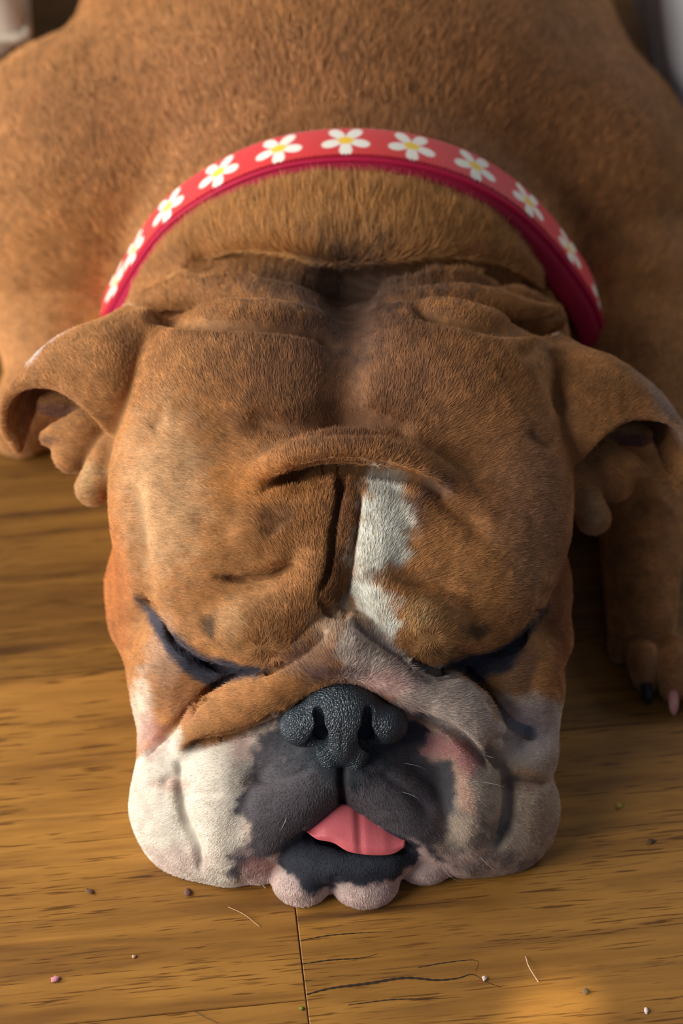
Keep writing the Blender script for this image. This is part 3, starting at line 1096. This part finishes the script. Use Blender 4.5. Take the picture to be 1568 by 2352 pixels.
tx.inputs['Scale'].default_value = 900
tc = NN('ShaderNodeTexCoord')
L(tc.outputs['Object'], tx.inputs['Vector'])
bp = NN('ShaderNodeBump')
bp.inputs['Strength'].default_value = 0.3
bp.inputs['Distance'].default_value = 0.0004
L(tx.outputs[0], bp.inputs['Height'])
L(bp.outputs[0], b.inputs['Normal'])
tongue = np_mesh('tongue', c2w(tv) * S, np.array(tf), m_tongue, dog)
tag(tongue, 'pink tongue tip poking out of the lips')

# claws of the paw
m_claw = mat('claw_horn', srgb(196, 140, 134), 0.45)
m_claw2 = mat('claw_horn_dark', srgb(38, 38, 44), 0.4)
for (x, y, x2, y2, mm) in ((1484, 1588, 1492, 1616, m_claw2), (1546, 1606, 1548, 1642, m_claw), (1612, 1598, 1612, 1630, m_claw2)):
    q = spline([list(c2w(Ph(x, y - 14, 36))) + [14], list(c2w(Ph((x + x2) / 2, (y + y2) / 2, 24))) + [12], list(c2w(Ph(x2, y2, 7))) + [4]], 4)
    vv, ff, K = [], [], 10
    for i, (a, bb, c_, r_) in enumerate(q):
        for k_ in range(K):
            an = 2 * math.pi * k_ / K
            vv.append(((a + r_ * math.cos(an)) * S, bb * S, (c_ + r_ * math.sin(an)) * S))
        if i:
            for k_ in range(K):
                k2 = (k_ + 1) % K
                ff.append(((i - 1) * K + k_, (i - 1) * K + k2, i * K + k2, i * K + k_))
    ff += [tuple(range(K))[::-1], tuple((len(q) - 1) * K + k_ for k_ in range(K))]
    np_mesh('claw', vv, ff, mm, dog)

# ------------------------------------------------------------------ the coat: short hair combed away from the nose
FUR_N = 1400000
rs = np.random.RandomState(11)
q0, q1, q2, q3 = (V[FC[:, i]] for i in range(4))
area = 0.5 * np.linalg.norm(np.cross(q2 - q0, q3 - q1), axis=1)
fc = (q0 + q1 + q2 + q3) / 4
fn = N[FC].mean(1)
fpx, fpy = project(fc)
fw = c2w(fc)
# no hair on bare skin: nose bed, mouth, philtrum, floor side
bare = ((np.hypot((fpx - 788) / 120, (fpy - 1655) / 84) < 1) & (fc[:, 2] > 20)) | (polyinside(fpx, fpy, [(705, 1912), (760, 1885), (930, 1925), (925, 1962), (780, 1955)]) & (fc[:, 2] > -200)) | \
    (polyinside(fpx, fpy, [(738, 1700), (836, 1700), (826, 1770), (798, 1810), (798, 1860), (774, 1860), (774, 1810), (746, 1770)]) & (fc[:, 2] > 0)) | (fw[:, 2] < 8)
toward = -fc.copy()
toward[:, 2] += F_PX
toward /= np.linalg.norm(toward, axis=1, keepdims=True)
face = (fn * toward).sum(1)
infr = (fpx > -60) & (fpx < 1630) & (fpy > -60) & (fpy < 2300)
dens = np.where(infr, smooth(-0.35, 0.0, face) * 0.93 + 0.07, 0.10)
dens *= np.where(fc[:, 2] < -620, 0.28, 1.0)
dens *= np.where((fc[:, 2] > -260) & (np.abs(fpx - 785) < 330) & (fpy > 1100), 1.25, 1.0)
dens[bare] = 0
w = area * dens
cum = np.cumsum(w)
pick = np.searchsorted(cum, rs.rand(FUR_N) * cum[-1])
a, b_ = rs.rand(FUR_N, 1), rs.rand(FUR_N, 1)
root = (q0[pick] * (1 - a) + q1[pick] * a) * (1 - b_) + (q3[pick] * (1 - a) + q2[pick] * a) * b_
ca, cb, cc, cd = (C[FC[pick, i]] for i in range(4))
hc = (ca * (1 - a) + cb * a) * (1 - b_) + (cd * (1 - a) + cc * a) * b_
na, nb, nc, nd = (N[FC[pick, i]] for i in range(4))
hn = (na * (1 - a) + nb * a) * (1 - b_) + (nd * (1 - a) + nc * a) * b_
hn /= np.linalg.norm(hn, axis=1, keepdims=True) + 1e-9
hx, hy = project(root)
# combing direction, in C space
dx = hx - 788
dy = -(hy - 1640)
fore = smooth(1520, 1300, hy) * smooth(60, 260, np.abs(dx)) * smooth(850, 1050, hy)
flow = np.stack([dx * (1 + 1.6 * fore), dy * (1 - 0.6 * fore), -0.35 * np.hypot(dx, dy) - 40], 1)
flow /= np.linalg.norm(flow, axis=1, keepdims=True)
# whorls on the two brow rolls: hair fans out from their tips
for wx, wy in ((604, 1490), (985, 1488)):
    g = 0.75 * np.exp(-((hx - wx) ** 2 + (hy - wy) ** 2) / 70.0 ** 2)[:, None]
    rad = np.stack([hx - wx + 30 * noise(root, 40, 71), -(hy - wy) + 30 * noise(root, 40, 72), 0 * hx], 1)
    rad /= np.linalg.norm(rad, axis=1, keepdims=True) + 1e-6
    flow = flow * (1 - g) + rad * g
back = smooth(-520, -900, root[:, 2])[:, None]
wb = np.stack([root[:, 0] * 0.0006, 0.72 + 0 * dx, -0.6 + 0 * dx], 1)
flow = flow * (1 - back) + wb * back
flow[:, 0] += 0.16 * noise(root, 60, 51) + 0.06 * noise(root, 15, 52)
flow[:, 1] += 0.16 * noise(root, 60, 53) + 0.06 * noise(root, 15, 54)
flow += 0.10 * rs.randn(FUR_N, 3)
flow -= hn * (flow * hn).sum(1, keepdims=True)
flow /= np.linalg.norm(flow, axis=1, keepdims=True) + 1e-9
# lengths (units of 0.21 mm)
ln = np.full(FUR_N, 17.0)
muz = 1.3 * smooth(1600, 1690, hy) * (root[:, 2] > -300)
ln = ln * (1 - 0.35 * muz)
ln = np.where((root[:, 2] < -330) & (np.abs(dx) < 560) & (hy < 640), 30 + 26 * smooth(640, 520, hy), ln)
ln = np.where(root[:, 2] < -620, 34, ln)
earm = (np.abs(dx) > 480) & (hy > 680) & (hy < 1230) & (root[:, 2] < -60)
ln = np.where(earm, 16, ln)
lipm = polyinside(hx, hy, [(630, 1950), (700, 1900), (960, 1926), (975, 1975), (920, 2010), (700, 2050)]) & (root[:, 2] > -200)
ln = np.where(lipm, 7, ln)
whisk = (rs.rand(FUR_N) < 0.00018) & (hy > 1700) & (root[:, 2] > -160) & (np.abs(dx) < 330)
ln = np.where(whisk, 52, ln)
ln *= 0.65 + 0.6 * rs.rand(FUR_N)
da, db, dc, dd = (disp[FC[pick, i]] for i in range(4))
ln *= 1 - 0.5 * smooth(8, 26, -(da + db + dc + dd) / 4)
lift = np.where(root[:, 2] < -330, 0.24, 0.14) * (0.6 + 0.9 * rs.rand(FUR_N))
lift = np.where(root[:, 2] < -620, lift * 0.7, lift)
lift = np.where(whisk, 0.45, lift)
hc[whisk] = (0.75, 0.72, 0.68)
K = 4
t = np.linspace(0, 1, K)[None, :, None]
curl = 0.09 * rs.randn(FUR_N, 1, 3)
pts = root[:, None, :] - hn[:, None, :] * 1.0 + ln[:, None, None] * (flow[:, None, :] * (t * 0.95) + hn[:, None, :] * lift[:, None, None] * (1.7 * t - 0.9 * t * t) + curl * t * t)
ptsw = c2w(pts)
ptsw[..., 2] = np.maximum(ptsw[..., 2], 0.6)
rad0 = np.where(root[:, 2] < -620, 0.9, 0.42) * (0.8 + 0.5 * rs.rand(FUR_N))
rad0 = np.where(whisk, 0.32, rad0)
rads = rad0[:, None] * np.array([1.0, 0.9, 0.65, 0.2])[None, :]
val = 1 + 0.17 * rs.randn(FUR_N) + 0.18 * noise(root, 20, 61)
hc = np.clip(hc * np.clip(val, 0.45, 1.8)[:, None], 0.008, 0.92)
cu = bpy.data.hair_curves.new('fur')
cu.add_curves([K] * FUR_N)
cu.attributes['position'].data.foreach_set('vector', (ptsw * S - np.array(dog.location)).astype(np.float32).ravel())
ra = cu.attributes.get('radius') or cu.attributes.new('radius', 'FLOAT', 'POINT')
ra.data.foreach_set('value', (rads * S).astype(np.float32).ravel())
at_ = cu.attributes.new('hcol', 'FLOAT_COLOR', 'CURVE')
at_.data.foreach_set('color', np.hstack([hc, np.ones((FUR_N, 1))]).astype(np.float32).ravel())
m_fur = mat('fur_hair', rough=0.55, attr='hcol', spec=0.25)
cu.materials.append(m_fur)
fur = bpy.data.objects.new('fur', cu)
COL.objects.link(fur)
fur.parent = dog
tag(fur, kind='stuff')

# ------------------------------------------------------------------ collar
YC = 1650.0                                   # world y of the middle of the flowered band


def on_plane(px_, py_, yp):
    x, y = (px_ - 784) / F_PX, (1176 - py_) / F_PX
    t = (yp + Y_OFF) / (CE + y * SE)
    return np.array([x * t, CAM_H + t * (-SE + y * CE)])


ring = [on_plane(*p, YC) for p in ((268, 662), (328, 560), (395, 480), (508, 404), (640, 352), (790, 333), (940, 345), (1085, 390), (1205, 470), (1300, 578), (1366, 690))]
ring = [(-560, 60), (-640, 250), (-645, 400)] + [tuple(p) for p in ring] + [(720, 250), (640, 60)]
path = spline([(p[0], p[1], 0) for p in ring], 4)[:, :2]
L_ = np.concatenate([[0], np.cumsum(np.linalg.norm(np.diff(path, axis=0), axis=1))])
total = L_[-1]
ns = int(total / 3.2)
sp_ = np.linspace(0, total, ns)
path = np.stack([np.interp(sp_, L_, path[:, i]) for i in (0, 1)], 1)
tan_ = np.gradient(path, axis=0)
tan_ /= np.linalg.norm(tan_, axis=1, keepdims=True)
nor = np.stack([-tan_[:, 1], tan_[:, 0]], 1)            # outwards from the neck
if (nor[ns // 2] @ np.array([0, 1.0])) < 0:
    nor = -nor

collar = empty('collar', (0.0, YC * S, 0.04), 'red collar printed with white daisies around the sleeping bulldog neck', 'collar')


def strip(name, prof, material, colf=None, label=None):
    """sweep a closed profile [(dy, dr)] along the collar's ring"""
    prof = np.array(prof, float)
    k_ = len(prof)
    v = np.zeros((ns, k_, 3))
    v[:, :, 0] = path[:, None, 0] + nor[:, None, 0] * prof[None, :, 1]
    v[:, :, 2] = path[:, None, 1] + nor[:, None, 1] * prof[None, :, 1]
    v[:, :, 1] = YC + prof[None, :, 0]
    i = np.arange(ns - 1)[:, None] * k_
    j = np.arange(k_)[None, :]
    j2 = (j + 1) % k_
    f = np.stack([i + j, i + j2, i + k_ + j2, i + k_ + j], -1).reshape(-1, 4)
    col = None
    if colf is not None:
        col = colf(np.repeat(sp_, k_), np.tile(prof[:, 0], ns), np.tile(prof[:, 1], ns))
    o = np_mesh(name, v.reshape(-1, 3) * S, f, material, collar, col)
    if label:
        o['label'] = label
    return o


def near_s(px_, py_):
    p = on_plane(px_, py_, YC)
    return sp_[np.argmin(((path - p) ** 2).sum(1))]


flowers = [near_s(*p) for p in ((275, 655), (318, 582), (396, 486), (508, 404), (642, 353), (793, 333), (942, 345), (1086, 390), (1206, 471), (1302, 577), (1362, 690))]
gap = np.mean(np.diff(flowers[3:8]))
while flowers[0] > gap:
    flowers.insert(0, flowers[0] - gap)
while flowers[-1] < total - gap:
    flowers.append(flowers[-1] + gap)
RED, WHITE, YEL = np.array(srgb(212, 44, 46)), np.array(srgb(240, 234, 220)), np.array(srgb(246, 200, 50))


def print_(s_, y_, r_):
    c = np.tile(RED, (len(s_), 1))
    out = np.zeros(len(s_))
    mid = np.zeros(len(s_))
    for q in flowers:
        u, v_ = s_ - q, y_ - 4
        m = (np.abs(u) < 80)
        for a in (-90, -18, 54, 126, 198):
            ca_, sa_ = math.cos(math.radians(a)), math.sin(math.radians(a))
            al, ac = u[m] * ca_ + v_[m] * sa_, -u[m] * sa_ + v_[m] * ca_
            e = np.hypot((al - 32) / 30, ac / (10 + 0.16 * np.clip(al, 0, 60)))
            out[m] = np.maximum(out[m], smooth(1.12, 0.92, e))
        mid[m] = np.maximum(mid[m], smooth(1.1, 0.9, np.hypot(u[m] * 0.85, v_[m] * 1.1) / 17))
    c = c * (1 - out[:, None]) + WHITE * out[:, None]
    c = c * (1 - mid[:, None]) + YEL * mid[:, None]
    return c


m_print = mat('printed_ribbon', rough=0.6, attr='col', sheen=0.2)
yy = np.linspace(-62, 62, 44)
prof = [(y, 8 + 3.5 * (1 - (y / 62) ** 2)) for y in yy] + [(60, 2), (-60, 2)]
m_line = mat('crimson_webbing', srgb(160, 14, 56), 0.75)
nt, b, NN, L = nodes(m_line)
wv = NN('ShaderNodeTexNoise')
wv.inputs['Scale'].default_value = 1500
bp = NN('ShaderNodeBump')
bp.inputs['Strength'].default_value = 0.4
bp.inputs['Distance'].default_value = 0.0004
L(wv.outputs[0], bp.inputs['Height'])
L(bp.outputs[0], b.inputs['Normal'])
strip('printed_band', prof, m_print, print_, 'red ribbon printed with white five petal daisies')
strip('webbing', [(-76, -2), (-92, -12), (-106, -50), (-100, -64), (60, -50), (66, -30), (66, -4), (60, 1), (-70, 1)], m_line, label='crimson webbing lining')
strip('piping', [(-68 + 6.5 * math.cos(a), 4 + 6 * math.sin(a)) for a in np.linspace(0, 2 * math.pi, 10, endpoint=False)], mat('crimson_edge', srgb(176, 16, 62), 0.7), label='crimson stitched edge')
# stitches along the ribbon's front edge
sv, sf = [], []
for k_ in range(int(total / 9)):
    s0 = k_ * 9 + 2
    i = min(ns - 2, int(s0 / total * (ns - 1)))
    pc, nn, tt = path[i], nor[i], tan_[i]
    base_ = len(sv)
    for du, dy_, dr in ((0, -64, 8), (5, -64, 8), (5, -54, 9), (0, -54, 9), (0.5, -62, 13), (4.5, -62, 13), (4.5, -56, 13), (0.5, -56, 13)):
        x = pc + tt * du + nn * dr
        sv.append((x[0] * S, (YC + dy_) * S, x[1] * S))
    for q in ((0, 1, 5, 4), (1, 2, 6, 5), (2, 3, 7, 6), (3, 0, 4, 7), (4, 5, 6, 7)):
        sf.append(tuple(base_ + z for z in q))
st = np_mesh('stitching', sv, sf, mat('crimson_thread', srgb(168, 20, 48), 0.7), collar, smooth_=False)
tag(st, kind='stuff')

# ------------------------------------------------------------------ pale cushions beyond the dog


def cushion(name, label, loc, size, rz, color, seed, rx=0):
    nu, nv_ = 56, 40
    v = []
    for s_ in (1, -1):
        for j in range(nv_ + 1):
            for i in range(nu + 1):
                a, b2 = 2 * i / nu - 1, 2 * j / nv_ - 1
                e = max(0.0, (1 - a ** 4) * (1 - b2 ** 4)) ** 0.5
                pinch = 1 - 0.06 * (1 - abs(a)) * abs(b2) ** 3 - 0.05
                v.append((a * size[0] * (1 - 0.05 * (1 - b2 * b2) * (abs(a) > 0.99)), b2 * size[1] * pinch, s_ * size[2] * e))
    v = np.array(v)
    v[:, 2] += 0.012 * fbm(v, 0.12, seed) * (np.abs(v[:, 2]) > 1e-4)
    n1 = (nu + 1) * (nv_ + 1)
    f = []
    for s_ in (0, 1):
        for j in range(nv_):
            for i in range(nu):
                a = s_ * n1 + j * (nu + 1) + i
                q = (a, a + 1, a + nu + 2, a + nu + 1)
                f.append(q if s_ == 0 else q[::-1])
    R = (Matrix.Rotation(rz, 3, 'Z') @ Matrix.Rotation(rx, 3, 'X'))
    v = v @ np.array(R).T
    v[:, 2] -= v[:, 2].min()
    v += np.array(loc)
    root_ = empty(name, tuple(loc), label, 'cushion')
    np_mesh('cover', v, np.array(f), mat(name + '_cloth', color, 0.9, sheen=0.3), root_)
    # piped seam
    sv_, sf_ = [], []
    edge = []
    for i in range(nu + 1):
        edge.append(v[i])
    for j in range(1, nv_ + 1):
        edge.append(v[j * (nu + 1) + nu])
    for i in range(nu - 1, -1, -1):
        edge.append(v[nv_ * (nu + 1) + i])
    for j in range(nv_ - 1, 0, -1):
        edge.append(v[j * (nu + 1)])
    edge = np.array(edge)
    ne = len(edge)
    for i in range(ne):
        tg = edge[(i + 1) % ne] - edge[i - 1]
        tg /= np.linalg.norm(tg) + 1e-9
        u_ = np.cross(tg, [0, 0, 1])
        u_ /= np.linalg.norm(u_) + 1e-9
        w_ = np.cross(u_, tg)
        for k_ in range(6):
            an = k_ * math.pi / 3
            sv_.append(edge[i] + 0.004 * (u_ * math.cos(an) + w_ * math.sin(an)))
    for i in range(ne):
        for k_ in range(6):
            sf_.append((i * 6 + k_, i * 6 + (k_ + 1) % 6, ((i + 1) % ne) * 6 + (k_ + 1) % 6, ((i + 1) % ne) * 6 + k_))
    np_mesh('piping', np.array(sv_), np.array(sf_), mat(name + '_seam', tuple(c * 0.9 for c in color), 0.9), root_)
    return root_


cushion('floor_cushion', 'pale grey cushion lying on the floor behind the dog, at the right', (0.405, 0.745, 0), (0.205, 0.27, 0.10), math.radians(0), srgb(196, 196, 198), 3)
cushion('floor_cushion', 'pale beige cushion lying on the floor behind the dog, at the left', (-0.44, 0.80, 0), (0.22, 0.20, 0.09), math.radians(3), srgb(190, 176, 160), 5)

# ------------------------------------------------------------------ crumbs and loose hairs on the floor


def crumb(px_, py_, size, color, label, seed, elong=1.0):
    c = c2w(Ph(px_, py_, size * 0.45))
    r = np.random.RandomState(seed)
    v, f = [], []
    A, B = 8, 6
    for j in range(1, B):
        for i in range(A):
            th, ph = math.pi * j / B, 2 * math.pi * i / A
            k_ = 1 + 0.35 * r.randn() * 0.6
            v.append((math.sin(th) * math.cos(ph) * size * elong * k_, math.sin(th) * math.sin(ph) * size * k_, math.cos(th) * size * 0.45 * k_))
    for j in range(B - 2):
        for i in range(A):
            i2 = (i + 1) % A
            f.append((j * A + i, (j + 1) * A + i, (j + 1) * A + i2, j * A + i2))
    f.append(tuple(range(A)))
    f.append(tuple((B - 2) * A + i for i in range(A))[::-1])
    v = np.array(v)
    an = r.rand() * 3
    R = np.array([[math.cos(an), -math.sin(an), 0], [math.sin(an), math.cos(an), 0], [0, 0, 1]])
    v = v @ R.T + c
    v[:, 2] = np.maximum(v[:, 2], 0.3)
    o = np_mesh('crumb', v * S, f, mat('crumb_' + str(seed), srgb(*color), 0.8))
    return tag(o, label, 'crumb', 'crumbs scattered on the floor')


crumb(127, 2248, 7, (196, 132, 140), 'pinkish crumb on the floor near the lower left corner', 1, 1.7)
crumb(206, 2047, 6, (104, 74, 56), 'dark brown splinter on the floor left of the white jowl', 2, 2.0)
crumb(430, 2049, 8, (110, 76, 66), 'brown crumb right under the left jowl', 3, 1.5)
crumb(693, 2316, 5, (110, 120, 40), 'small green fleck just below the plank joint', 4)
crumb(307, 2197, 5, (196, 160, 130), 'pale fleck between the left jowl and the bottom edge', 5)
crumb(1345, 2277, 7, (112, 92, 66), 'grey brown crumb in the sunlit patch', 6)
crumb(1112, 2247, 6, (216, 188, 170), 'cream crumb left of the sunlit patch', 7)
crumb(1484, 2321, 5, (226, 200, 196), 'tiny whitish crumb near the lower right corner', 8, 1.6)
crumb(1422, 1850, 7, (150, 142, 56), 'olive yellow crumb on the floor right of the right jowl', 9)
crumb(1495, 1932, 7, (74, 60, 50), 'dark crumb on the shaded floor right of the right jowl', 10)


def strand(pts, r, color, label):
    q = spline([list(c2w(Ph(x, y, h))) for x, y, h in pts], 6)
    v, f, K_ = [], [], 5
    for i, p in enumerate(q):
        tg = q[min(i + 1, len(q) - 1)] - q[max(i - 1, 0)]
        tg /= np.linalg.norm(tg)
        u_ = np.cross(tg, [0, 0, 1.0])
        u_ /= np.linalg.norm(u_) + 1e-9
        w_ = np.cross(u_, tg)
        for k_ in range(K_):
            an = 2 * math.pi * k_ / K_
            v.append(p + r * (u_ * math.cos(an) + w_ * math.sin(an)))
        if i:
            for k_ in range(K_):
                k2 = (k_ + 1) % K_
                f.append(((i - 1) * K_ + k_, (i - 1) * K_ + k2, i * K_ + k2, i * K_ + k_))
    o = np_mesh('loose_hair', np.array(v) * S, f, mat('shed_hair', srgb(*color), 0.5))
    return tag(o, label, 'hair', 'shed hairs on the floor')


strand([(1207, 2197, 2), (1214, 2220, 12), (1236, 2256, 2)], 0.9, (226, 196, 170), 'pale shed hair lying at the left edge of the sunlit patch')
strand([(524, 2083, 2), (560, 2100, 5), (596, 2128, 2)], 0.8, (206, 170, 128), 'pale shed hair on the floor below the left jowl')
strand([(440, 2320, 2), (470, 2336, 5), (500, 2350, 2)], 0.7, (80, 56, 40), 'dark shed hair at the bottom edge left of the joint')
strand([(590, 2020, 10), (606, 2036, 4), (610, 2040, 2)], 0.8, (230, 214, 206), 'short white hair on the floor beside the left chin lobe')
